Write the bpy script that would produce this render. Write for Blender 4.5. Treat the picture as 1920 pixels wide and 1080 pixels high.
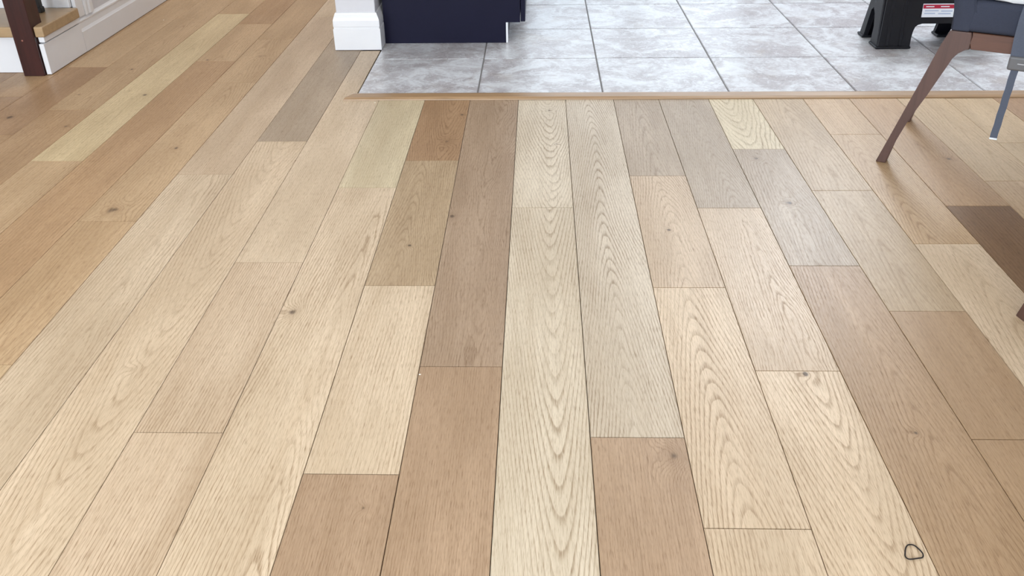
import bpy, bmesh, math, random
from mathutils import Vector, Matrix

random.seed(11)
scene = bpy.context.scene
for o in list(bpy.data.objects):
    bpy.data.objects.remove(o, do_unlink=True)
COL = scene.collection

# ------------------------------------------------------------------ camera
EYE = 1.0353
cam_data = bpy.data.cameras.new('camera')
cam_data.sensor_width = 36.0
cam_data.lens = 1666.3 / 1920 * 36.0
cam_data.clip_start = 0.02
cam = bpy.data.objects.new('camera', cam_data)
COL.objects.link(cam)
RT = Vector((0.99957461, 0.02601988, -0.01317412))
UP = Vector((-0.00198399, 0.51133028, 0.85938199))
FW = Vector((-0.02909734, 0.85899028, -0.51116439))
m = Matrix((RT, UP, -FW)).transposed().to_4x4()
m.translation = Vector((0, 0, EYE))
cam.matrix_world = m
scene.camera = cam

# ------------------------------------------------------------------ exposure, world, lights
scene.view_settings.view_transform = 'Standard'
scene.view_settings.look = 'None'
scene.view_settings.gamma = 1.0
scene.view_settings.use_curve_mapping = False
scene.view_settings.exposure = 0.40
w = bpy.data.worlds.new('world')
scene.world = w
w.use_nodes = True
w.node_tree.nodes['Background'].inputs['Color'].default_value = (0.78, 0.88, 1.0, 1)
w.node_tree.nodes['Background'].inputs['Strength'].default_value = 1.0


def window_light(name, loc, rot, sx, sy, power, color):
    d = bpy.data.lights.new(name, 'AREA')
    d.shape = 'RECTANGLE'
    d.size, d.size_y = sx, sy
    d.energy = power
    d.color = color
    o = bpy.data.objects.new(name, d)
    o.location = loc
    o.rotation_euler = rot
    COL.objects.link(o)
    return o


R90 = math.pi / 2
# daylight through the patio door and the kitchen window in the far wall
window_light('daylight_patio_door', (0.56, 5.36, 1.09), (-R90, 0, 0), 1.3, 2.0, 5, (0.80, 0.90, 1.0))
window_light('daylight_kitchen_window', (1.78, 5.36, 2.06), (-R90, 0, 0), 0.80, 0.76, 62, (0.84, 0.92, 1.0))
# daylight through the two windows of the wall behind the camera
window_light('daylight_window_one', (-2.15, -2.58, 1.45), (R90, 0, 0), 1.7, 1.7, 134, (0.82, 0.915, 1.0))
window_light('daylight_window_two', (0.05, -2.58, 1.45), (R90, 0, 0), 1.7, 1.7, 62, (0.82, 0.915, 1.0))
# unseen fill lamps added to brighten the room (their bodies are built with the ceiling)
FILL_LAMPS = [(-0.6, 1.3), (1.2, 4.4), (-1.2, 5.2), (0.4, -1.2)]


# ------------------------------------------------------------------ helpers
def tag(o, label, cat, group=None):
    o['label'] = label
    o['category'] = cat
    if group:
        o['group'] = group
    return o


def empty(name, loc=(0, 0, 0), rz=0.0):
    o = bpy.data.objects.new(name, None)
    o.location = loc
    o.rotation_euler = (0, 0, rz)
    o.empty_display_size = 0.05
    COL.objects.link(o)
    return o


def link(name, bm, mat, parent=None, loc=None, smooth=False):
    me = bpy.data.meshes.new(name)
    bmesh.ops.recalc_face_normals(bm, faces=bm.faces)
    bm.to_mesh(me)
    bm.free()
    if smooth:
        for p in me.polygons:
            p.use_smooth = True
    o = bpy.data.objects.new(name, me)
    if mat:
        me.materials.append(mat)
    COL.objects.link(o)
    if parent:
        o.parent = parent
    if loc is not None:
        o.location = loc
    return o


def add_box(bm, x0, x1, y0, y1, z0, z1, bevel=0.0, seg=1):
    vs = [bm.verts.new((x, y, z)) for z in (z0, z1) for y in (y0, y1) for x in (x0, x1)]
    f = [(0, 2, 3, 1), (4, 5, 7, 6), (0, 1, 5, 4), (2, 6, 7, 3), (0, 4, 6, 2), (1, 3, 7, 5)]
    fs = [bm.faces.new([vs[i] for i in q]) for q in f]
    if bevel > 0:
        es = list({e for q in fs for e in q.edges})
        bmesh.ops.bevel(bm, geom=es, offset=bevel, segments=seg, affect='EDGES', profile=0.5)
    return bm


def box(x0, x1, y0, y1, z0, z1, bevel=0.0, seg=1):
    return add_box(bmesh.new(), x0, x1, y0, y1, z0, z1, bevel, seg)


def add_prism(bm, pts, frame, depth, bevel=0.0, seg=1):
    """pts 2-D outline; frame = (origin, a axis, b axis, c axis); extruded along c by depth."""
    o, a, b, c = [Vector(v) for v in frame]
    lo = [bm.verts.new(o + a * p[0] + b * p[1]) for p in pts]
    hi = [bm.verts.new(o + a * p[0] + b * p[1] + c * depth) for p in pts]
    n = len(pts)
    fs = [bm.faces.new(lo), bm.faces.new(hi)]
    for i in range(n):
        j = (i + 1) % n
        fs.append(bm.faces.new((lo[i], lo[j], hi[j], hi[i])))
    if bevel > 0:
        es = list({e for f in fs for e in f.edges})
        bmesh.ops.bevel(bm, geom=es, offset=bevel, segments=seg, affect='EDGES', profile=0.5)
    return bm


def prism(pts, frame, depth, bevel=0.0, seg=1):
    return add_prism(bmesh.new(), pts, frame, depth, bevel, seg)


def add_tube(bm, pts, r, n=8, closed=False):
    pts = [Vector(p) for p in pts]
    k = len(pts)
    rings = []
    for i, p in enumerate(pts):
        if closed:
            t = pts[(i + 1) % k] - pts[i - 1]
        else:
            t = pts[min(i + 1, k - 1)] - pts[max(i - 1, 0)]
        t.normalize()
        s = t.cross(Vector((0, 0, 1)))
        if s.length < 1e-4:
            s = Vector((1, 0, 0))
        s.normalize()
        u = s.cross(t)
        rings.append([bm.verts.new(p + s * r * math.cos(a) + u * r * math.sin(a))
                      for a in [2 * math.pi * q / n for q in range(n)]])
    for i in range(k if closed else k - 1):
        a, b = rings[i], rings[(i + 1) % k]
        for q in range(n):
            bm.faces.new((a[q], a[(q + 1) % n], b[(q + 1) % n], b[q]))
    if not closed:
        bm.faces.new(rings[0])
        bm.faces.new(rings[-1])
    return bm


def srgb(r, g, b):
    def f(c):
        c /= 255.0
        return c / 12.92 if c <= 0.04045 else ((c + 0.055) / 1.055) ** 2.4
    return (f(r), f(g), f(b), 1.0)


# ------------------------------------------------------------------ node helpers
class NT:
    def __init__(self, name):
        self.mat = bpy.data.materials.new(name)
        self.mat.use_nodes = True
        self.t = self.mat.node_tree
        self.b = self.t.nodes['Principled BSDF']

    def node(self, kind):
        return self.t.nodes.new(kind)

    def plug(self, sock, v):
        if isinstance(v, bpy.types.NodeSocket):
            self.t.links.new(v, sock)
        elif v is not None:
            sock.default_value = v

    def m(self, op, a, b=None, c=None, clamp=False):
        n = self.node('ShaderNodeMath')
        n.operation = op
        n.use_clamp = clamp
        for i, v in enumerate((a, b, c)):
            if v is not None:
                self.plug(n.inputs[i], v)
        return n.outputs[0]

    def xyz(self, x, y, z):
        n = self.node('ShaderNodeCombineXYZ')
        for i, v in enumerate((x, y, z)):
            self.plug(n.inputs[i], v)
        return n.outputs[0]

    def sep(self, v):
        n = self.node('ShaderNodeSeparateXYZ')
        self.plug(n.inputs[0], v)
        return n.outputs

    def noise(self, vec, scale=1.0, detail=2.0, rough=0.5, dist=0.0):
        n = self.node('ShaderNodeTexNoise')
        self.plug(n.inputs['Vector'], vec)
        n.inputs['Scale'].default_value = scale
        n.inputs['Detail'].default_value = detail
        n.inputs['Roughness'].default_value = rough
        n.inputs['Distortion'].default_value = dist
        return n.outputs['Fac']

    def smooth(self, v, lo, hi, to0=0.0, to1=1.0):
        n = self.node('ShaderNodeMapRange')
        n.interpolation_type = 'SMOOTHSTEP'
        self.plug(n.inputs['Value'], v)
        n.inputs['From Min'].default_value = lo
        n.inputs['From Max'].default_value = hi
        n.inputs['To Min'].default_value = to0
        n.inputs['To Max'].default_value = to1
        return n.outputs['Result']

    def mix(self, f, a, b, blend='MIX'):
        n = self.node('ShaderNodeMix')
        n.data_type = 'RGBA'
        n.blend_type = blend
        self.plug(n.inputs['Factor'], f)
        self.plug(n.inputs['A'], a) if False else None
        ia = [s for s in n.inputs if s.name == 'A' and s.type == 'RGBA'][0]
        ib = [s for s in n.inputs if s.name == 'B' and s.type == 'RGBA'][0]
        self.plug(ia, a)
        self.plug(ib, b)
        return [s for s in n.outputs if s.type == 'RGBA'][0]

    def attr(self, name):
        n = self.node('ShaderNodeAttribute')
        n.attribute_type = 'OBJECT'
        n.attribute_name = name
        return n

    def coord(self, kind='Object'):
        return self.node('ShaderNodeTexCoord').outputs[kind]

    def bump(self, h, strength, dist):
        n = self.node('ShaderNodeBump')
        n.inputs['Strength'].default_value = strength
        n.inputs['Distance'].default_value = dist
        self.plug(n.inputs['Height'], h)
        self.plug(self.b.inputs['Normal'], n.outputs[0])


def plain(name, rgb, rough=0.5, var=0.04, scale=30.0, metal=0.0, bump=0.0, spec=None, stretch=(1, 1, 1)):
    t = NT(name)
    v = t.node('ShaderNodeMapping')
    t.plug(v.inputs['Vector'], t.coord())
    v.inputs['Scale'].default_value = stretch
    n = t.noise(v.outputs[0], scale, 4.0, 0.55)
    c = srgb(*rgb)
    dk = tuple(x * (1 - var * 3) for x in c[:3]) + (1,)
    lt = tuple(min(1, x * (1 + var * 3)) for x in c[:3]) + (1,)
    t.plug(t.b.inputs['Base Color'], t.mix(n, dk, lt))
    t.b.inputs['Roughness'].default_value = rough
    t.b.inputs['Metallic'].default_value = metal
    if spec is not None:
        t.b.inputs['Specular IOR Level'].default_value = spec
    if bump:
        t.bump(n, bump, 0.002)
    return t.mat


def oak_material():
    """Brushed oak: rings of a slightly tapered log cut by the board's face, bent round knots,
    with open pores; every board brings its own figure and colour as object properties."""
    t = NT('brushed_oak')
    s = t.sep(t.coord())
    x, y = s[0], s[1]
    seed = t.attr('seed').outputs['Fac']
    ga = t.sep(t.attr('grain_a').outputs['Vector'])     # centre x, depth, taper
    gb = t.sep(t.attr('grain_b').outputs['Vector'])     # rings per metre, warp, contrast
    tint = t.attr('tone').outputs['Color']
    sx = t.m('ADD', x, t.m('MULTIPLY', seed, 13.17))
    sy = t.m('ADD', y, t.m('MULTIPLY', seed, 7.31))

    def nz(fx, fy, detail=2.0, rough=0.5, off=0.0, dist=0.0):
        return t.noise(t.xyz(t.m('MULTIPLY', sx, fx), t.m('MULTIPLY', sy, fy), off), 1.0, detail, rough, dist)
    w1 = t.m('SUBTRACT', nz(5.0, 1.3, 2.0, 0.5, 1.7), 0.5)
    w2 = t.m('SUBTRACT', nz(26.0, 5.0, 3.0, 0.55, 4.2), 0.5)
    dx = t.m('ADD', t.m('SUBTRACT', x, ga[0]), t.m('MULTIPLY', w1, t.m('MULTIPLY', gb[1], 2.0)))
    r = t.m('SQRT', t.m('ADD', t.m('MULTIPLY', dx, dx), t.m('MULTIPLY', ga[1], ga[1])))
    r = t.m('ADD', r, t.m('MULTIPLY', y, ga[2]))
    r = t.m('ADD', r, t.m('MULTIPLY', t.m('ADD', w1, t.m('MULTIPLY', w2, 0.42)), gb[1]))
    core = None
    halo = None
    for k in ('knot_a', 'knot_b'):
        ks = t.sep(t.attr(k).outputs['Vector'])
        ex = t.m('SUBTRACT', x, ks[0])
        ey = t.m('MULTIPLY', t.m('SUBTRACT', y, ks[1]), 0.8)
        d = t.m('SQRT', t.m('ADD', t.m('MULTIPLY', ex, ex), t.m('MULTIPLY', ey, ey)))
        d = t.m('ADD', d, t.m('MULTIPLY', w2, t.m('ADD', t.m('MULTIPLY', ks[2], 2.6), 0.003)))
        q = t.m('DIVIDE', d, t.m('MAXIMUM', ks[2], 0.0005))
        g = t.m('EXPONENT', t.m('MULTIPLY', t.m('MULTIPLY', q, q), -0.35))
        r = t.m('ADD', r, t.m('MULTIPLY', g, t.m('MULTIPLY', ks[2], 1.9)))
        c = t.smooth(q, 0.05, 0.66, 1.0, 0.0)
        h = t.smooth(q, 0.3, 2.0, 1.0, 0.0)
        core = c if core is None else t.m('MAXIMUM', core, c)
        halo = h if halo is None else t.m('MAXIMUM', halo, h)
    ph = t.m('MULTIPLY', r, t.m('MULTIPLY', gb[0], 0.95))
    fr = t.m('FRACT', ph)
    # early-wood band: abrupt on one side, fading on the other
    ring = t.m('MULTIPLY', t.smooth(fr, 0.0, 0.10), t.smooth(fr, 0.10, 0.52, 1.0, 0.0))
    ringvar = nz(9.0, 2.2, 2.0, 0.5, 21.0)
    ring = t.m('MULTIPLY', ring, t.smooth(ringvar, 0.30, 0.68, 0.30, 1.0))
    pores = t.smooth(nz(700.0, 20.0, 2.0, 0.65, 7.7), 0.40, 0.62)
    fine = nz(860.0, 42.0, 2.0, 0.6, 9.1)
    finep = t.smooth(fine, 0.50, 0.66)
    streak = nz(38.0, 1.4, 3.0, 0.6, 12.3)
    patch = nz(8.0, 1.7, 3.0, 0.55, 15.9)
    dark = t.m('MULTIPLY', ring, t.m('ADD', t.m('MULTIPLY', pores, 0.5), 0.5))
    dark = t.m('MULTIPLY', dark, gb[2])
    grain = t.m('ADD', dark, t.m('MULTIPLY', finep, 0.45))
    midp = t.smooth(nz(210.0, 6.0, 3.0, 0.6, 33.0), 0.47, 0.66)
    grain = t.m('ADD', grain, t.m('MULTIPLY', midp, 0.18))
    grain = t.m('MINIMUM', grain, 1.0)
    # colour: patches, streaks, grain, knots
    light = t.mix(1.0, tint, (1.11, 1.10, 1.09, 1), 'MULTIPLY')
    deep = t.mix(1.0, tint, (0.90, 0.865, 0.82, 1), 'MULTIPLY')
    base = t.mix(t.smooth(patch, 0.30, 0.70), deep, light)
    ribbon = nz(17.0, 0.7, 3.0, 0.6, 27.5)
    base = t.mix(t.m('MULTIPLY', t.smooth(ribbon, 0.46, 0.66), 0.42), base,
                 t.mix(1.0, tint, (0.86, 0.80, 0.73, 1), 'MULTIPLY'))
    base = t.mix(t.m('MULTIPLY', t.smooth(streak, 0.48, 0.70), 0.42), base,
                 t.mix(1.0, tint, (0.84, 0.80, 0.75, 1), 'MULTIPLY'))
    gcol = t.mix(1.0, tint, (0.47, 0.38, 0.29, 1), 'MULTIPLY')
    colr = t.mix(t.m('MULTIPLY', grain, 0.95), base, gcol)
    colr = t.mix(t.m('MULTIPLY', halo, 0.38), colr, t.mix(1.0, tint, (0.62, 0.55, 0.48, 1), 'MULTIPLY'))
    colr = t.mix(t.m('MULTIPLY', core, 0.85), colr, srgb(78, 60, 44))
    t.plug(t.b.inputs['Base Color'], colr)
    t.plug(t.b.inputs['Roughness'], t.m('ADD', t.m('MULTIPLY', grain, 0.12), 0.40))
    t.b.inputs['Specular IOR Level'].default_value = 0.30
    h = t.m('SUBTRACT', 1.0, t.m('ADD', t.m('MULTIPLY', grain, 0.8), t.m('MULTIPLY', fine, 0.35)))
    t.bump(h, 0.24, 0.0006)
    return t.mat


def wood_material(name, rgb, rough=0.4, axis=1, dark=0.6):
    t = NT(name)
    sc = [160.0, 160.0, 160.0]
    sc[axis] = 6.0
    mp = t.node('ShaderNodeMapping')
    t.plug(mp.inputs['Vector'], t.coord())
    mp.inputs['Scale'].default_value = sc
    n = t.noise(mp.outputs[0], 1.0, 3.0, 0.6, 0.4)
    sc2 = [22.0, 22.0, 22.0]
    sc2[axis] = 2.5
    mp2 = t.node('ShaderNodeMapping')
    t.plug(mp2.inputs['Vector'], t.coord())
    mp2.inputs['Scale'].default_value = sc2
    n2 = t.noise(mp2.outputs[0], 1.0, 3.0, 0.55, 1.0)
    c = srgb(*rgb)
    dk = tuple(v * dark for v in c[:3]) + (1,)
    f = t.m('ADD', t.m('MULTIPLY', t.smooth(n, 0.35, 0.7), 0.5), t.m('MULTIPLY', t.smooth(n2, 0.35, 0.7), 0.5))
    t.plug(t.b.inputs['Base Color'], t.mix(f, c, dk))
    t.b.inputs['Roughness'].default_value = rough
    t.bump(n, 0.12, 0.0005)
    return t.mat


def tile_material():
    t = NT('slate_look_tile')
    s = t.sep(t.coord())
    seed = t.attr('seed').outputs['Fac']
    v = t.xyz(t.m('ADD', s[0], t.m('MULTIPLY', seed, 5.3)), t.m('ADD', s[1], t.m('MULTIPLY', seed, 3.1)), seed)
    a = t.noise(v, 6.5, 6.0, 0.64, 0.9)
    b = t.noise(v, 27.0, 5.0, 0.66, 1.6)
    c = t.noise(v, 95.0, 4.0, 0.6, 0.6)
    f = t.m('ADD', t.m('MULTIPLY', a, 0.55), t.m('ADD', t.m('MULTIPLY', b, 0.33), t.m('MULTIPLY', c, 0.12)))
    col = t.mix(t.smooth(f, 0.40, 0.60), srgb(180, 174, 175), srgb(220, 222, 224))
    vein = t.m('ABSOLUTE', t.m('SUBTRACT', b, 0.5))
    vein = t.m('MULTIPLY', t.smooth(vein, 0.0, 0.035, 1.0, 0.0), t.smooth(a, 0.40, 0.60, 1.0, 0.0))
    col = t.mix(t.m('MULTIPLY', vein, 0.55), col, srgb(112, 106, 106))
    tan = t.noise(v, 7.0, 3.0, 0.5, 0.3)
    col = t.mix(t.m('MULTIPLY', t.smooth(tan, 0.55, 0.75), 0.25), col, srgb(176, 160, 140))
    t.plug(t.b.inputs['Base Color'], col)
    t.b.inputs['Roughness'].default_value = 0.30
    t.bump(f, 0.25, 0.004)
    return t.mat


M = {}
M['oak'] = oak_material()
M['tile'] = tile_material()
M['grout'] = plain('grout', (122, 118, 116), 0.9, 0.05, 120, bump=0.2)
M['sub'] = plain('subfloor', (60, 46, 34), 0.9, 0.05, 20)
M['threshold'] = wood_material('threshold_oak', (172, 138, 100), 0.35, axis=0, dark=0.72)
M['tread'] = wood_material('stair_tread_oak', (176, 148, 112), 0.35, axis=0, dark=0.78)
M['newel'] = wood_material('dark_cherry_wood', (62, 28, 25), 0.35, axis=2, dark=0.5)
M['walnut'] = wood_material('walnut_wood', (88, 62, 54), 0.45, axis=2, dark=0.72)
M['walnut_rail'] = wood_material('walnut_rail_wood', (102, 66, 50), 0.45, axis=0, dark=0.68)
M['white_paint'] = plain('white_gloss_paint', (228, 228, 230), 0.35, 0.01, 12, bump=0.04)
M['wall_paint'] = plain('white_wall_paint', (208, 207, 211), 0.6, 0.01, 60, bump=0.08)
M['ceiling'] = plain('ceiling_paint', (240, 238, 234), 0.8, 0.01, 60, bump=0.05)
M['navy'] = plain('navy_cabinet_paint', (18, 17, 40), 0.5, 0.03, 8, spec=0.15)
M['counter'] = plain('stone_worktop', (226, 224, 220), 0.25, 0.05, 14)
M['metal'] = plain('brushed_steel', (176, 176, 180), 0.35, 0.03, 40, metal=1.0)
M['iron'] = plain('black_iron', (22, 20, 20), 0.45, 0.04, 40)
M['black_plastic'] = plain('black_plastic', (12, 13, 20), 0.45, 0.04, 220, bump=0.1, spec=0.35)
M['label_white'] = plain('label_paper', (232, 236, 242), 0.4, 0.01, 40)
M['label_red'] = plain('label_red_ink', (176, 24, 56), 0.4, 0.01, 40)
M['label_grey'] = plain('label_grey_ink', (178, 190, 214), 0.4, 0.01, 40)
M['fabric'] = plain('charcoal_fabric', (62, 66, 80), 0.95, 0.09, 900, bump=0.35, spec=0.2)
M['booster'] = plain('white_moulded_plastic', (236, 240, 244), 0.35, 0.01, 10)
M['strap'] = plain('grey_webbing', (92, 98, 112), 0.85, 0.07, 700, bump=0.3, spec=0.2)
M['buckle'] = plain('grey_buckle_plastic', (104, 104, 106), 0.45, 0.02, 60)
M['elastic'] = plain('black_elastic', (26, 16, 14), 0.8, 0.1, 800, bump=0.4)
M['crumb'] = plain('bread_crumb', (240, 234, 220), 0.9, 0.05, 300)
M['glass'] = plain('window_glass', (235, 240, 245), 0.05, 0.0, 5)
M['glass'].node_tree.nodes['Principled BSDF'].inputs['Transmission Weight'].default_value = 1.0

# ------------------------------------------------------------------ floor boards
X0, PW = -0.06907, 0.1651
THR0, THR1 = 3.040, 3.103           # threshold strip, near and far edge
TILE_X = -0.655                     # left edge of the tiled kitchen floor
SEAM = {-9: (-1.5506, .003), -8: (-1.3882, 0), -7: (-1.2218, -.003), -6: (-1.0618, -.003), -5: (-.8957, 0),
        -4: (-.7345, -.004), -3: (-.5658, 0), -2: (-.4007, -.0027), -1: (-.2389, -.004), 0: (-.0702, 0),
        1: (.0955, .0015), 2: (.2632, .0026), 3: (.4239, -.0018), 4: (.5950, .004), 5: (.7548, -.0045),
        6: (.9248, .003), 7: (1.0842, .003), 8: (1.2520, -.002)}


def seam(n, y):
    if n in SEAM:
        a, b = SEAM[n]
        return a + b * (y - 2.5)
    return X0 + n * PW


# tones: the boards' own colours, only partly for K (sRGB of the varnished wood)
T = {'P': (212, 199, 177), 'Q': (208, 188, 161), 'Y': (211, 191, 153), 'Z': (206, 191, 160), 'L': (201, 180, 154), 'W': (205, 192, 172), 'M': (183, 161, 131),
     'B': (174, 148, 121), 'E': (172, 145, 114), 'D': (172, 149, 125), 'G': (174, 157, 136), 'K': (132, 103, 73),  # K: brown board with the chair's reflection and shade painted in
     'l': (200, 175, 140), 'm': (193, 165, 130), 'b': (183, 152, 117), 'd': (170, 139, 107)}   # small letters: redder boards


def S(cx=0.25, sp=210, warp=.006, con=.55, taper=0.004, d=.01):          # straight fine grain
    return (cx, d, taper, sp, warp, con)


def C(cx=0.0, taper=.10, sp=150, warp=.012, con=.9, d=.030):             # cathedral figure
    return (cx, d, taper, sp, warp, con)


def R(cx=0.02, taper=.05, sp=170, warp=.040, con=.7, d=.02):             # rustic, wavy
    return (cx, d, taper, sp, warp, con)


# column: list of (far end y, tone, figure, knots[(dx, y, size)...]) from near to far
COLS = {
    0: [(2.163, 'P', C(.022, -.085, 170, .008, .85), []),
        (THR0, 'P', C(.02, -.15, 130, .034, .85, .02), [(.025, 2.93, .012), (.045, 2.62, .006)])],
    1: [(1.223, 'B', S(.30, 190, .006, .45), [(.062, 1.175, .020)]),
        (THR0, 'W', C(-.005, .10, 165, .020, 1.0, .018), [])],
    2: [(1.008, 'Q', R(.05, .05, 150, .02, .8), []),
        (1.743, 'Q', C(-.012, .12, 150, .018, .95, .020), []),
        (2.372, 'L', R(.0, .10, 170, .03, .8), [(-.01, 2.03, .006)]),
        (THR0, 'G', R(.0, .06, 150, .02, .45), [])],
    3: [(1.425, 'Q', C(.022, -.14, 130, .020, .95, .02), [(.014, 1.415, .008)]),
        (2.159, 'L', R(.02, .04, 190, .05, .8), []),
        (THR0, 'G', C(.02, .10, 180, .020, .7, .02), [])],
    4: [(1.845, 'E', C(.02, .08, 150, .022, .65, .02), [(-.005, 1.24, .008)]),
        (2.574, 'G', R(.0, .05, 150, .045, .75), [(.002, 2.19, .012), (-.02, 2.50, .012)]),
        (THR0, 'Z', C(-.02, -.14, 110, .03, .9, .03), [])],
    5: [(1.224, 'E', S(.25, 120, .03, .30), []),
        (1.645, 'E', S(.2, 110, .024, .25), []),
        (2.270, 'M', R(.0, .05, 120, .03, .45), []),
        (THR0, 'M', R(.0, .06, 120, .035, .55), [])],
    6: [(.60, 'l', S(), []), (1.956, 'Q', C(.01, .12, 110, .018, .5, .03), []),
        (2.696, 'm', C(-.03, .12, 140, .03, .65, .02), []),
        (THR0, 'm', S(.2, 130, .02, .4), [])],
    7: [(1.35, 'm', S(), []), (2.171, 'K', S(.2, 120, .02, .35), []),  # K board: tone includes the chair's reflection and shade
        (THR0, 'b', R(.0, .06, 120, .03, .45), [(.05, 2.493, .013)])],
    8: [(1.1, 'l', S(), []), (2.333, 'm', R(.0, .05, 110, .02, .4), []), (THR0, 'l', R(.02, .05, 110, .03, .45), [])],
    9: [(1.6, 'm', S(), []), (2.62, 'l', R(), []), (THR0, 'l', S(), [])],
    10: [(1.3, 'l', S(), []), (2.4, 'm', R(), []), (THR0, 'd', S(), [])],
    11: [(1.8, 'm', S(), []), (THR0, 'l', R(), [])],
    -1: [(1.434, 'B', S(.28, 230, .006, .5), []),
         (THR0, 'D', R(.01, -.03, 190, .055, .75), [(-.072, 2.111, .014), (.077, 1.514, .006)])],
    -2: [(1.123, 'B', S(.22, 230, .018, .45), [(.030, 1.044, .0075)]),
         (1.750, 'Q', R(.10, .02, 150, .028, .6), []),
         (2.490, 'M', R(-.02, .08, 170, .035, .65), [(.0, 1.946, .006)]),
         (THR0, 'd', C(.03, -.10, 150, .03, .7, .012), [(.032, 2.646, .016), (.062, 2.891, .009)])],
    -3: [(2.293, 'Q', R(.05, .05, 170, .032, .8), [(-.060, 1.635, .014)]),
         (THR0, 'Z', S(.18, 150, .012, .35), [])],
    -4: [(1.228, 'L', R(.15, .02, 170, .028, .8), []),
         (1.858, 'L', R(.12, .02, 180, .030, .85), []),
         (3.668, 'Q', S(.2, 190, .010, .4), [])],
    -5: [(2.650, 'Q', C(.01, -.10, 130, .022, .6, .03), [(.011, 2.582, .006), (.0, 1.42, .010)]),
         (5.30, 'G', S(.2, 190, .016, .5), [])],
    -6: [(2.389, 'Q', R(.02, .03, 140, .03, .7), []),
         (4.252, 'L', S(.15, 180, .016, .4), []), (6.3, 'Q', S(), [])],
    -7: [(1.434, 'l', S(.2, 120, .02, .4), []), (2.080, 'm', C(.03, -.05, 100, .02, .45, .02), []),
         (3.252, 'm', R(.0, .04, 130, .03, .5), [(-.006, 2.151, .024), (.006, 2.594, .013)]),
         (3.862, 'm', R(.0, .05, 130, .04, .5), [(.0, 3.6, .012)]), (6.0, 'm', S(), [])],
    -8: [(1.0, 'l', S(), []), (3.530, 'b', S(.2, 110, .022, .45), [(.0, 3.02, .006)]),
         (4.121, 'm', R(.0, .05, 120, .03, .45), [(-.04, 3.55, .008)]), (6.2, 'b', S(), [])],
    -9: [(1.5, 'm', S(), []), (2.492, 'm', S(.2, 120, .015, .5), []),
         (4.315, 'Y', R(.0, .03, 120, .03, .35), [(.033, 3.113, .014), (-.045, 3.16, .009), (.05, 2.62, .007)]),
         (6.5, 'm', S(), [])],
    -10: [(1.2, 'b', S(), []), (2.955, 'b', R(.0, .03, 120, .02, .4), [(.056, 2.791, .011)]),
          (4.9, 'm', R(.0, .04, 120, .03, .45), [(.023, 3.428, .010), (-.05, 3.12, .006)]), (6.8, 'm', S(), [])],
    -11: [(2.709, 'b', S(.2, 110, .02, .4), []), (3.460, 'd', S(.2, 120, .02, .35), [(-.015, 2.881, .015)]),
          (5.4, 'm', S(.2, 120, .02, .4), []), (7.0, 'b', S(), [])],
    -12: [(1.7, 'm', S(), []), (3.1, 'd', S(.2, 120, .02, .35), [(.04, 2.75, .006)]), (4.6, 'b', S(), []), (6.6, 'm', S(), [])],
    -13: [(2.3, 'm', S(), []), (3.9, 'd', S(), []), (6.2, 'b', S(), [])],
    -14: [(1.1, 'b', S(), []), (2.9, 'm', S(), []), (4.9, 'd', S(), []), (6.8, 'm', S(), [])],
    -15: [(1.9, 'd', S(), []), (3.6, 'm', S(), []), (6.0, 'b', S(), [])],
    -16: [(1.5, 'm', S(), []), (2.6, 'b', S(), []), (4.6, 'd', S(), []), (6.5, 'm', S(), [])],
}
for n in range(12, 20):                      # plain boards on to the right-hand wall
    COLS[n] = [(0.3 + n * 0.53 % 1.1, 'lmb'[n % 3], S(), []), (1.7 + n * 0.41 % 0.9, 'mlb'[n % 3], R(), []), (THR0, 'bml'[n % 3], S(), [])]
for n in range(-19, -16):                    # and to the left-hand wall
    COLS[n] = [(1.0 - n * 0.31 % 0.9, 'mbd'[n % 3], S(), []), (2.6 - n * 0.47 % 0.8, 'dmb'[n % 3], S(), []), (4.9, 'bdm'[n % 3], S(), []), (7.0, 'mbd'[n % 3], S(), [])]
GAP = 0.0007
EG = 0.0013
floor = link('floor', box(-3.2, 3.2, -2.6, 7.0, -0.06, -0.013), M['sub'])
floor['kind'] = 'structure'


def board(n, y0, y1, tone, fig, knots, outline=None):
    cy, cx = (y0 + y1) / 2, (seam(n, (y0 + y1) / 2) + seam(n + 1, (y0 + y1) / 2)) / 2
    if outline is None:
        outline = [(seam(n, y0) + GAP, y0 + EG), (seam(n + 1, y0) - GAP, y0 + EG),
                   (seam(n + 1, y1) - GAP, y1 - EG), (seam(n, y1) + GAP, y1 - EG)]
    lift = random.uniform(-0.00025, 0.00025)
    pts = [(p[0] - cx, p[1] - cy) for p in outline]
    bm = prism(pts, ((0, 0, -0.012 + lift), (1, 0, 0), (0, 1, 0), (0, 0, 1)), 0.012)
    top = [e for e in bm.edges if all(v.co.z > -0.002 for v in e.verts) and abs(e.verts[0].co.y - e.verts[1].co.y) > abs(e.verts[0].co.x - e.verts[1].co.x)]
    bmesh.ops.bevel(bm, geom=top, offset=0.0006, segments=1, affect='EDGES')
    o = link('plank', bm, M['oak'], floor, (cx, cy, 0))
    j = random.uniform(-0.025, 0.025)
    c = srgb(*T[tone])
    hue = random.uniform(0.0, 0.016)
    o['tone'] = [c[0] * (1 + j + hue), c[1] * (1 + j), c[2] * (1 + j - hue)]
    o['seed'] = random.uniform(0.0, 9.0)
    o['grain_a'] = [fig[0], fig[1], fig[2]]
    o['grain_b'] = [float(fig[3]), fig[4], fig[5]]
    ks = [(k[0], k[1] - cy, k[2]) for k in sorted(knots, key=lambda q: -q[2])[:2]]
    while len(ks) < 2:
        ks.append((9.0, 9.0, 0.001))
    o['knot_a'] = list(ks[0])
    o['knot_b'] = list(ks[1])
    return o


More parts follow.
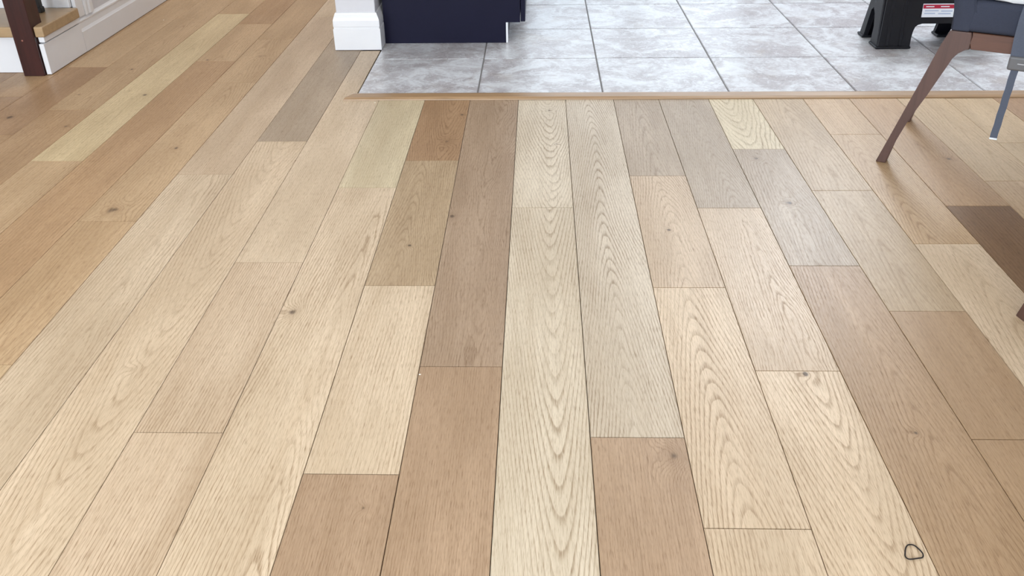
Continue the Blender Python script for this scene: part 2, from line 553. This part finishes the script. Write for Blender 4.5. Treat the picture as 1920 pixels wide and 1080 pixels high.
for n, lst in sorted(COLS.items()):
    y = -1.2 - (n * 0.37 % 0.5)
    for (ye, tone, fig, knots) in lst:
        out = None
        if n == -4 and ye > THR0 and y < THR0:        # ripped narrower where the tiles begin
            out = [(seam(n, y) + GAP, y + GAP), (seam(n + 1, y) - GAP, y + GAP), (seam(n + 1, THR0) - GAP, THR0 - GAP),
                   (-0.694, THR0 - GAP), (TILE_X - 0.003, THR1), (TILE_X - 0.003, ye), (seam(n, ye) + GAP, ye)]
        board(n, y, ye, tone, fig, knots, out)
        y = ye

# ------------------------------------------------------------------ tiled kitchen floor
TX, TY, TS = -0.2197, 3.5462, 0.4520
gb = link('grout_bed', box(TILE_X, 3.2, THR1 - 0.01, 5.3, -0.0128, -0.0030), M['grout'], floor)
JW = 0.0028
xs = [TILE_X + 0.001 - JW] + [TX + i * TS for i in range(0, 8)] + [3.2]
ys = [THR1 - 0.006] + [TY + i * TS for i in range(0, 4)] + [5.3]
for i in range(len(xs) - 1):
    for j in range(len(ys) - 1):
        xa, xb, ya, yb = xs[i] + JW, min(xs[i + 1], 3.2) - JW, ys[j] + JW, ys[j + 1] - JW
        if xb - xa < 0.02:
            continue
        cx, cy = (xa + xb) / 2, (ya + yb) / 2
        bm = box(xa - cx, xb - cx, ya - cy, yb - cy, -0.0100, 0.0)
        top = [e for e in bm.edges if all(v.co.z > -0.001 for v in e.verts)]
        bmesh.ops.bevel(bm, geom=top, offset=0.0018, segments=2, affect='EDGES')
        o = link('tile', bm, M['tile'], floor, (cx, cy, random.uniform(-0.0003, 0.0003)))
        o['seed'] = random.uniform(0, 9)

# threshold strip between boards and tiles: low bevelled reducer with a mitred left end
prof = [(THR0, 0.0002), (THR0 + 0.0015, 0.004), (THR0 + 0.012, 0.0085), (THR1 - 0.016, 0.0095), (THR1 - 0.004, 0.0075), (THR1, 0.001)]
bm = bmesh.new()
L0, L1 = -0.694, TILE_X - 0.002
rows = []
for k, (py, pz) in enumerate(prof):
    f = (py - THR0) / (THR1 - THR0)
    rows.append((bm.verts.new((L0 + (L1 - L0) * f - 1.2, py - THR0, pz)), bm.verts.new((3.2 - 1.2, py - THR0, pz))))
for k in range(len(rows) - 1):
    bm.faces.new((rows[k][0], rows[k][1], rows[k + 1][1], rows[k + 1][0]))
bm.faces.new((rows[0][0], rows[-1][0], rows[-1][1], rows[0][1]))
bm.faces.new([r[0] for r in rows])
bm.faces.new([r[1] for r in rows])
thr = link('trim_1', bm, M['threshold'], None, (1.2, THR0, 0))
thr['kind'] = 'structure'
thr['label'] = 'oak threshold strip between planks and grey tiles'


# ------------------------------------------------------------------ room shell
def struct(name, bm, mat, **kw):
    o = link(name, bm, mat, **kw)
    o['kind'] = 'structure'
    return o


CH = 2.62
struct('ceiling', box(-3.2, 3.2, -2.6, 7.0, CH, CH + 0.1), M['ceiling'])
# far wall: kitchen part with a patio door opening, hall part plain
bm = bmesh.new()
add_box(bm, -0.66, -0.12, 5.3, 5.45, 0, CH)
add_box(bm, 1.24, 1.36, 5.3, 5.45, 0, CH)
add_box(bm, 2.20, 3.2, 5.3, 5.45, 0, CH)
add_box(bm, -0.12, 1.24, 5.3, 5.45, 2.12, CH)
add_box(bm, -0.12, 1.24, 5.3, 5.45, 0.0, 0.06)
add_box(bm, 1.36, 2.20, 5.3, 5.45, 0.0, 1.66)
add_box(bm, 1.36, 2.20, 5.3, 5.45, 2.46, CH)
struct('wall_back', bm, M['wall_paint'])
struct('wall_hall', box(-3.2, -0.83, 7.0, 7.1, 0, CH), M['wall_paint'])
struct('wall_left', box(-3.3, -3.2, -2.6, 7.0, 0, CH), M['wall_paint'])
struct('wall_right', box(3.2, 3.3, -2.6, 5.45, 0, CH), M['wall_paint'])
bm = bmesh.new()
for xa, xb in ((-3.2, -3.0), (-1.3, -0.8), (0.9, 3.2)):
    add_box(bm, xa, xb, -2.7, -2.6, 0, CH)
for xa, xb in ((-3.0, -1.3), (-0.8, 0.9)):
    add_box(bm, xa, xb, -2.7, -2.6, 0, 0.6)
    add_box(bm, xa, xb, -2.7, -2.6, 2.3, CH)
struct('wall_front', bm, M['wall_paint'])


def window_frame(name, x0, x1, z0, z1, y, mull):
    bm = bmesh.new()
    t = 0.06
    add_box(bm, x0, x0 + t, y - 0.03, y + 0.03, z0, z1, 0.004)
    add_box(bm, x1 - t, x1, y - 0.03, y + 0.03, z0, z1, 0.004)
    add_box(bm, x0 + t, x1 - t, y - 0.03, y + 0.03, z0, z0 + t, 0.004)
    add_box(bm, x0 + t, x1 - t, y - 0.03, y + 0.03, z1 - t, z1, 0.004)
    for q in range(1, mull):
        c = x0 + (x1 - x0) * q / mull
        add_box(bm, c - 0.03, c + 0.03, y - 0.03, y + 0.03, z0 + t, z1 - t, 0.004)
    return struct(name, bm, M['white_paint'])


window_frame('door_1', -0.12, 1.24, 0.06, 2.12, 5.33, 2)
window_frame('window_3', 1.36, 2.20, 1.66, 2.46, 5.33, 1)
window_frame('window_1', -3.0, -1.3, 0.6, 2.3, -2.63, 2)
window_frame('window_2', -0.8, 0.9, 0.6, 2.3, -2.63, 2)
for k, (lx, ly) in enumerate(FILL_LAMPS):  # added fill, strongest over the dim hall
    e = empty('fill_lamp', (lx, ly, CH))
    tag(e, ['added round white fill lamp over the middle of the oak floor', 'added round white fill lamp over the tiled kitchen floor',
            'added round white fill lamp over the hall beside the stairs', 'added round white fill lamp near the windows behind the viewer'][k], 'lamp')
    bm = bmesh.new()
    bmesh.ops.create_cone(bm, cap_ends=True, segments=32, radius1=0.14, radius2=0.16, depth=0.05)
    link('fill_lamp_body', bm, M['white_paint'], e, (0, 0, -0.025), True)
    d = bpy.data.lights.new('fill_lamp_light', 'AREA')
    d.shape = 'DISK'
    d.size = 0.26
    d.energy = [3, 3, 17, 3][k]
    d.color = (1.0, 0.96, 0.90)
    lo = bpy.data.objects.new('fill_lamp_light', d)
    lo.location = (lx, ly, CH - 0.055)
    COL.objects.link(lo)

# wall between hall and kitchen: its near end shows, wrapped by a tall profiled baseboard
WX0, WX1, WY = -0.830, -0.668, 3.690
struct('wall_middle', box(WX0, WX1, WY, 7.0, 0, CH, 0.004, 2), M['wall_paint'])
BP = [(0.0160, 0.0025), (0.0165, 0.088), (0.0135, 0.0915), (0.0135, 0.096), (0.0150, 0.099), (0.0145, 0.122), (0.0110, 0.134), (0.0060, 0.146), (0.0045, 0.151), (0.0, 0.153)]
bm = bmesh.new()
path = [(WX0, 7.0), (WX0, WY), (WX1, WY), (WX1, 5.3)]
offs = [(-1, 0), (-1, -1), (1, -1), (1, 0)]
loops = []
for (px, py), (ox, oy) in zip(path, offs):
    loops.append([bm.verts.new((px + ox * d, py + oy * d, z)) for d, z in BP])
for a, b in zip(loops[:-1], loops[1:]):
    for k in range(len(BP) - 1):
        bm.faces.new((a[k], b[k], b[k + 1], a[k + 1]))
struct('baseboard_middle', bm, M['white_paint'])

# ------------------------------------------------------------------ kitchen cabinets
def cabinet(y0, y1, label, with_panel):
    e = empty('base_cabinet', (-0.36, (y0 + y1) / 2, 0))
    tag(e, label, 'cabinet', None)
    ox, oy = -0.36, (y0 + y1) / 2

    def part(name, bm, mat, parent=e):
        bmesh.ops.translate(bm, verts=bm.verts, vec=(-ox, -oy, 0))
        return link(name, bm, mat, parent)
    ya = y0 + (0.018 if with_panel else 0)
    part('carcass', box(-0.648, -0.078, ya, y1, 0.088, 0.868, 0.001), M['navy'])
    part('toe_kick', box(-0.143, -0.130, ya, y1, 0.0, 0.088), M['white_paint'] if not with_panel else M['navy'])
    if with_panel:
        # finished end panel with the toe-kick notch at its front edge
        pts = [(-0.652, 0.001), (-0.137, 0.001), (-0.137, 0.086), (-0.077, 0.086), (-0.077, 0.868), (-0.652, 0.868)]
        part('end_panel', prism(pts, ((0, y0, 0), (1, 0, 0), (0, 0, 1), (0, 1, 0)), 0.018), M['navy'])
        k = part('toe_kick_end', box(-0.1365, -0.1285, y0 - 0.001, y0 + 0.03, 0.001, 0.086), M['white_paint'])
        k['label'] = 'raw white end of the toe-kick board'
    dr = part('door', box(-0.0745, -0.0555, y0 + 0.003, y1 - 0.003, 0.088, 0.700, 0.0015), M['navy'])
    dw = part('drawer', box(-0.0745, -0.0555, y0 + 0.003, y1 - 0.003, 0.706, 0.862, 0.0015), M['navy'])
    for p, zz, in ((dr, 0.60), (dw, 0.785)):
        bm = bmesh.new()
        add_tube(bm, [(-0.030, y0 + 0.22, zz), (-0.030, y0 + 0.36, zz)], 0.005, 8)
        add_tube(bm, [(-0.056, y0 + 0.24, zz), (-0.030, y0 + 0.24, zz)], 0.004, 8)
        add_tube(bm, [(-0.056, y0 + 0.34, zz), (-0.030, y0 + 0.34, zz)], 0.004, 8)
        part('handle', bm, M['metal'], p)


cabinet(3.778, 4.378, 'dark navy base cabinet behind the white wall end, nearest one with the plain end panel', True)
cabinet(4.380, 4.980, 'dark navy base cabinet standing behind the nearest navy cabinet', False)
wt = link('worktop', box(-0.650, -0.035, 3.760, 5.000, 0.870, 0.905, 0.004, 2), M['counter'])
tag(wt, 'pale stone worktop lying on the row of navy cabinets', 'worktop')

# ------------------------------------------------------------------ staircase at the left
st = empty('staircase', (-2.5, 3.36, 0))
tag(st, 'white staircase with oak treads and dark newel post at the left edge', 'staircase')
SO = Vector((-2.5, 3.36, 0))


def spart(name, bm, mat, parent=st):
    bmesh.ops.translate(bm, verts=bm.verts, vec=-SO)
    return link(name, bm, mat, parent)


SX = -1.896
for k in range(4):
    yb = 3.390 + 0.272 * k
    z0 = 0.185 * k
    xr = SX - 0.020 if k < 2 else -2.023          # beyond the second riser the wall beside the stairs closes them
    if k == 0:
        xr = -2.0012                               # the first riser stops at the newel post
    spart('riser', box(-3.19, xr, yb, yb + 0.018, z0 + 0.001, z0 + 0.146, 0.0008), M['white_paint'])
    if k == 0:
        outl = [(-3.19, 3.352), (-2.0012, 3.352), (-2.0012, 3.4292), (-1.9172, 3.4292), (-1.9172, 3.352), (-1.882, 3.352), (-1.882, 3.660), (-3.19, 3.660)]
        spart('tread', prism(outl, ((0, 0, 0.147), (1, 0, 0), (0, 1, 0), (0, 0, 1)), 0.040, 0.005, 3), M['tread'])
        spart('step_body', box(-3.19, SX - 0.040, 3.431, 3.660, 0.001, 0.145), M['white_paint'])
    else:
        spart('tread', box(-3.19, -2.023, yb - 0.034, yb + 0.270, z0 + 0.147, z0 + 0.187, 0.006, 3), M['tread'])
        spart('step_body', box(-3.19, -2.023, yb + 0.020, 4.60, z0 + 0.001, z0 + 0.145), M['white_paint'])
sb = spart('stringer', box(SX - 0.019, SX, 3.357, 3.672, 0.003, 0.1205, 0.0012), M['white_paint'])
spart('cove_moulding', box(SX - 0.019, SX + 0.004, 3.364, 3.668, 0.1242, 0.1465, 0.003, 2), M['white_paint'])
sk = spart('skirt_board', box(SX - 0.020, SX - 0.004, 3.682, 3.743, 0.140, 0.42, 0.001), M['white_paint'])

# wall beside the stairs, its moulded baseboard and the casing that ends it
wl = struct('wall_stairs', box(-2.02, SX - 0.012, 3.745, 7.0, 0.0, CH, 0.002), M['wall_paint'])
bp = [(0.0, 0.003), (0.0, 0.083), (-0.0015, 0.0845), (-0.0055, 0.0945), (-0.006, 0.118), (-0.003, 0.121), (-0.003, 0.126), (-0.009, 0.131), (-0.012, 0.137), (-0.014, 0.137)]
bm = bmesh.new()
lo, hi = [], []
for d, z in bp:
    lo.append(bm.verts.new((SX + d, 3.674, z)))
    hi.append(bm.verts.new((SX + d, 7.0, z)))
for k in range(len(bp) - 1):
    bm.faces.new((lo[k], hi[k], hi[k + 1], lo[k + 1]))
bk = [bm.verts.new((SX - 0.018, 3.674, 0.137)), bm.verts.new((SX - 0.018, 3.674, 0.003))]
bm.faces.new(lo + bk)
struct('baseboard_stairs', bm, M['white_paint'])
bm = bmesh.new()
cp = [(0, 0), (0, 0.010), (0.012, 0.014), (0.020, 0.010), (0.032, 0.010), (0.040, 0.015), (0.055, 0.015), (0.062, 0.010), (0.078, 0.010), (0.085, 0.004), (0.085, 0)]
add_prism(bm, cp, ((SX - 0.0125, 3.746, 0.1375), (0, 1, 0), (1, 0, 0), (0, 0, 1)), 2.3)
struct('trim_2', bm, M['white_paint'])

# newel post: heavy square post notched over the first tread
nw = spart('newel_post', box(-2.0, -1.9185, 3.344, 3.428, 0.0, 1.08, 0.002), M['newel'])
nw['label'] = 'dark cherry-brown square newel post'
bm = box(-2.018, -1.900, 3.332, 3.446, 1.08, 1.11, 0.006, 2)
add_box(bm, -1.995, -1.923, 3.352, 3.426, 1.11, 1.135, 0.008, 2)
spart('post_cap', bm, M['newel'], nw)
bm = bmesh.new()
bmesh.ops.create_uvsphere(bm, u_segments=12, v_segments=6, radius=0.0035)
bmesh.ops.scale(bm, vec=(1, 0.25, 1), verts=bm.verts)
bmesh.ops.translate(bm, vec=(-1.967, 3.3438, 0.138), verts=bm.verts)
spart('screw_plug', bm, plain('screw_plug_wood', (150, 96, 80), 0.4), nw)
bm = bmesh.new()
add_box(bm, -2.012, -1.990, 3.574, 3.596, 0.1872, 0.99, 0.001)
add_box(bm, -2.016, -1.986, 3.570, 3.600, 0.1872, 0.209, 0.003)
bl = spart('baluster', bm, M['iron'])
bl['label'] = 'black iron baluster'

# ------------------------------------------------------------------ step stool
ss = empty('step_stool', (1.60, 3.76, 0))
tag(ss, 'black plastic step stool with a red and white label on the tiles', 'stool')


def stool_part(name, bm, mat, parent=ss):
    bmesh.ops.translate(bm, verts=bm.verts, vec=(-1.60, -3.76, 0))
    return link(name, bm, mat, parent)


SL, SR, SH = 1.378, 1.822, 0.236
YF, YB = 3.652, 3.885
# front and rear face: legs, rail and arch in one moulded panel; outline in (x, z)
arch = [(1.512, 0.0), (1.508, 0.045), (1.511, 0.070), (1.517, 0.088), (1.528, 0.097), (1.545, 0.099)]
face = [(SL + 0.002, 0.0)] + arch + [(SL + SR - a, b) for a, b in reversed(arch)] + [(SR - 0.002, 0.0), (SR - 0.012, SH), (SL + 0.012, SH)]
for nm, y0, lean, th in (('front_panel', YF, 0.022, 0.022), ('rear_panel', YB - 0.02, -0.105, 0.020)):
    bm = bmesh.new()
    add_prism(bm, face, ((0, y0, 0), (1, 0, 0), (0, lean / SH, 1), (0, 1, 0)), th, 0.003, 2)
    stool_part(nm, bm, M['black_plastic'])
for sx in (0, 1):
    bm = bmesh.new()
    # side frame with its open arch, outline in (y, z)
    side = [(YF + 0.006, 0.0), (YF + 0.085, 0.0), (YF + 0.072, 0.075), (YF + 0.088, 0.122), (3.765, 0.146), (3.790, 0.128), (3.828, 0.0),
            (YB - 0.003, 0.0), (3.786, SH), (YF + 0.026, SH)]
    x0 = SL if sx == 0 else SR - 0.020
    add_prism(bm, side, ((x0, 0, 0), (0, 1, 0), (0, 0, 1), (1, 0, 0)), 0.020, 0.003, 2)
    stool_part('side_panel', bm, M['black_plastic'])
    # leg returns that close each corner leg
for (xa, xb, ya, yb) in ((SL, SL + 0.134, YF, YF + 0.082), (SR - 0.134, SR, YF, YF + 0.082), (SL, SL + 0.130, 3.828, YB), (SR - 0.130, SR, 3.828, YB)):
    f = stool_part('foot', box(xa - 0.006, xb + 0.002, ya - 0.006, yb + 0.006, 0.0005, 0.011, 0.005, 3), M['black_plastic'])
for x in (SL + 0.040, SL + 0.092, SR - 0.040, SR - 0.092):
    pts = [(YF - 0.003, 0.012), (YF + 0.004, 0.012), (YF + 0.026, SH - 0.01), (YF + 0.019, SH - 0.01)]
    stool_part('leg_rib', prism(pts, ((x - 0.006, 0, 0), (0, 1, 0), (0, 0, 1), (1, 0, 0)), 0.012, 0.002, 1), M['black_plastic'])
stool_part('top_step', box(SL + 0.004, SR - 0.004, YF + 0.012, 3.800, SH - 0.002, SH + 0.022, 0.007, 3), M['black_plastic'])
# printed label on the front rail, leaning with the panel
la = 0.022 / SH


def on_front(x0, x1, z0, z1, lift, mat, name, parent=ss):
    bm = prism([(x0, z0), (x1, z0), (x1, z1), (x0, z1)], ((0, YF - lift, 0), (1, 0, 0), (0, la, 1), (0, 1, 0)), 0.0006)
    return stool_part(name, bm, mat, parent)


lb = on_front(1.536, 1.664, 0.124, 0.176, 0.0008, M['label_white'], 'label')
lb['label'] = 'white label with a red band'
on_front(1.5375, 1.6625, 0.1575, 0.1725, 0.0014, M['label_red'], 'red_band', lb)
for (xa, xb) in ((1.548, 1.580), (1.606, 1.640)):
    on_front(xa, xb, 0.1632, 0.1668, 0.0020, M['label_white'], 'band_text', lb)
for (xa, xb, zz) in ((1.546, 1.60, 0.147), (1.61, 1.655, 0.1455), (1.545, 1.588, 0.1365), (1.60, 1.65, 0.1355)):
    on_front(xa, xb, zz, zz + 0.0042, 0.0014, M['label_grey'], 'label_print', lb)

# ------------------------------------------------------------------ dining chairs
UD = Vector((0.87130794, -0.49073666, 0))
VD = Vector((0.49073666, 0.87130794, 0))
CHAIR_RZ = math.atan2(UD.y, UD.x)


def make_chair(loc, rz, label):
    """local axes: x from the raked rear legs to the front, y across; origin under the rear left corner"""
    e = empty('dining_chair', loc, rz)
    tag(e, label, 'chair', 'walnut dining chairs')
    W, D = 0.425, 0.470
    rear = [(-0.117, 0.0), (-0.089, 0.0), (-0.0765, 0.063), (-0.053, 0.138), (-0.020, 0.216), (0.012, 0.300), (0.022, 0.327), (0.030, 0.343),
            (0.042, 0.352), (0.058, 0.3545), (0.052, 0.372), (0.057, 0.385), (0.053, 0.399), (0.0, 0.399), (-0.014, 0.361), (-0.053, 0.222), (-0.100, 0.058)]
    for y in (0.0, W - 0.034):
        link('leg', prism(rear, ((0, y, 0), (1, 0, 0), (0, 0, 1), (0, 1, 0)), 0.034, 0.003, 2), M['walnut'], e)
    front = [(D - 0.006, 0.0), (D + 0.020, 0.0), (D + 0.004, 0.399), (D - 0.052, 0.399), (D - 0.052, 0.354), (D - 0.034, 0.340)]
    for y in (0.0, W - 0.034):
        link('leg', prism(front, ((0, y, 0), (1, 0, 0), (0, 0, 1), (0, 1, 0)), 0.034, 0.003, 2), M['walnut'], e)
    for y in (0.002, W - 0.027):
        rp = [(0.0595, 0.3548), (D - 0.053, 0.3548), (D - 0.053, 0.399), (0.0545, 0.399), (0.0585, 0.386), (0.0535, 0.372)]
        link('side_rail', prism(rp, ((0, y, 0), (1, 0, 0), (0, 0, 1), (0, 1, 0)), 0.025, 0.0015, 1), M['walnut_rail'], e)
    link('rear_rail', box(0.006, 0.030, 0.035, W - 0.035, 0.357, 0.399, 0.002), M['walnut'], e)
    link('front_rail', box(D - 0.026, D - 0.002, 0.035, W - 0.035, 0.357, 0.399, 0.002), M['walnut'], e)
    # upholstery
    bm = box(0.030, D + 0.012, -0.004, W + 0.004, 0.3995, 0.481, 0.016, 4)
    link('seat', bm, M['fabric'], e, None, True)
    bk = [(0.0, 0.3995), (0.048, 0.3995), (0.052, 0.455), (0.040, 0.500), (-0.030, 0.830), (-0.042, 0.842), (-0.062, 0.842), (-0.074, 0.828), (0.0, 0.480)]
    bm = prism(bk, ((0, -0.005, 0), (1, 0, 0), (0, 0, 1), (0, 1, 0)), W + 0.010, 0.007, 3)
    link('backrest', bm, M['fabric'], e, None, True)
    bm = bmesh.new()
    add_tube(bm, [(0.0525, -0.0035, 0.452), (0.046, -0.0035, 0.472), (0.040, -0.0035, 0.500), (-0.024, -0.0035, 0.800)], 0.0022, 6)
    link('piping', bm, M['fabric'], e)
    return e


make_chair((1.098, 2.418, 0), CHAIR_RZ, 'walnut dining chair with charcoal seat carrying the white booster seat')
# a second chair whose foot just reaches the right edge of the picture
r2 = math.radians(-76)
a2 = Vector((1.020, 1.624, 0)) - Matrix.Rotation(r2, 3, 'Z') @ Vector((-0.112, 0.0, 0))
make_chair(a2, r2, 'walnut dining chair at the right edge of which only one foot shows')

# white booster seat on the first chair, with its hanging strap
bs = empty('booster_seat', (1.098, 2.418, 0), CHAIR_RZ)
tag(bs, 'white plastic booster seat on the charcoal chair, grey strap hanging down', 'booster seat')
bm = bmesh.new()
ol = [(0.064, 0.4955), (0.085, 0.4845), (0.130, 0.4825), (0.42, 0.4825), (0.445, 0.492), (0.450, 0.58), (0.435, 0.595), (0.12, 0.595), (0.095, 0.80), (0.060, 0.80)]
add_prism(bm, ol, ((0, 0.004, 0), (1, 0, 0), (0, 0, 1), (0, 1, 0)), 0.410, 0.007, 3)
link('seat_shell', bm, M['booster'], bs, None, True)
for y in (0.004, 0.384):
    link('armrest', box(0.10, 0.38, y, y + 0.030, 0.590, 0.680, 0.012, 3), M['booster'], bs, None, True)


def ribbon(pts, width, th):
    bm = bmesh.new()
    prev = None
    for (x, y, z) in pts:
        r = [bm.verts.new((x + sx * width / 2, y + sy * th / 2, z)) for sx, sy in ((-1, -1), (1, -1), (1, 1), (-1, 1))]
        if prev:
            for q in range(4):
                bm.faces.new((prev[q], prev[(q + 1) % 4], r[(q + 1) % 4], r[q]))
        else:
            bm.faces.new(r)
        prev = r
    bm.faces.new(prev)
    return bm


up = ribbon([(0.176, 0.002, 0.486), (0.174, -0.013, 0.480), (0.172, -0.017, 0.45), (0.172, -0.018, 0.40), (0.176, -0.022, 0.340)], 0.036, 0.002)
sp_ = link('strap', up, M['strap'], bs)
lw = []
for k in range(16):
    f = k / 15
    lw.append((0.176 - 0.006 * f + 0.0005 * math.sin(k * 1.7), -0.024 - 0.004 * math.sin(f * 3), 0.338 - 0.204 * f))
link('strap_tail', ribbon(lw, 0.018, 0.0016), M['strap'], bs)
te = link('strap_tip', box(0.1605, 0.1795, -0.0262, -0.0222, 0.131, 0.136, 0.0006), M['booster'], bs)
te['label'] = 'pale end stitching of the strap tail'
bm = box(0.156, 0.204, -0.030, -0.017, 0.322, 0.358, 0.005, 3)
bk_ = link('buckle', bm, M['buckle'], bs)
bm = box(0.178, 0.202, -0.0312, -0.029, 0.3395, 0.3425, 0.0005)
link('buckle_bar', bm, M['metal'], bk_)

# ------------------------------------------------------------------ hair tie and crumbs
pts = [(0.563, 0.976), (0.571, 0.976), (0.576, 0.969), (0.579, 0.959), (0.576, 0.952), (0.569, 0.950), (0.555, 0.948), (0.551, 0.953), (0.553, 0.960), (0.5575, 0.970)]


def catmull(p, n=6):
    out = []
    k = len(p)
    for i in range(k):
        a, b, c, d = [Vector(p[(i + q) % k]) for q in (-1, 0, 1, 2)]
        for s in range(n):
            u = s / n
            out.append(0.5 * ((2 * b) + (c - a) * u + (2 * a - 5 * b + 4 * c - d) * u * u + (3 * b - a - 3 * c + d) * u ** 3))
    return out


cc = catmull(pts)
bm = add_tube(bmesh.new(), [(q.x - 0.5655, q.y - 0.962, 0.0013) for q in cc], 0.0010, 8, True)
ht = link('hair_tie', bm, M['elastic'], None, (0.5655, 0.962, 0.0002), True)
tag(ht, 'black elastic hair tie lying in a loop on a pale plank', 'hair tie')
for k, (cx, cy, rr, lab) in enumerate([(-0.231, 1.406, 0.0022, 'tiny white crumb on the seam between planks near the centre'),
                                       (-0.576, 3.015, 0.0026, 'tiny white crumb just in front of the threshold strip'),
                                       (-1.766, 4.202, 0.0026, 'tiny white crumb near the baseboard beside the stairs')]):
    bm = bmesh.new()
    bmesh.ops.create_icosphere(bm, subdivisions=1, radius=rr)
    bmesh.ops.scale(bm, vec=(1.2, 0.8, 0.5), verts=bm.verts)
    o = link('crumb', bm, M['crumb'], None, (cx, cy, rr * 0.45))
    tag(o, lab, 'crumb')
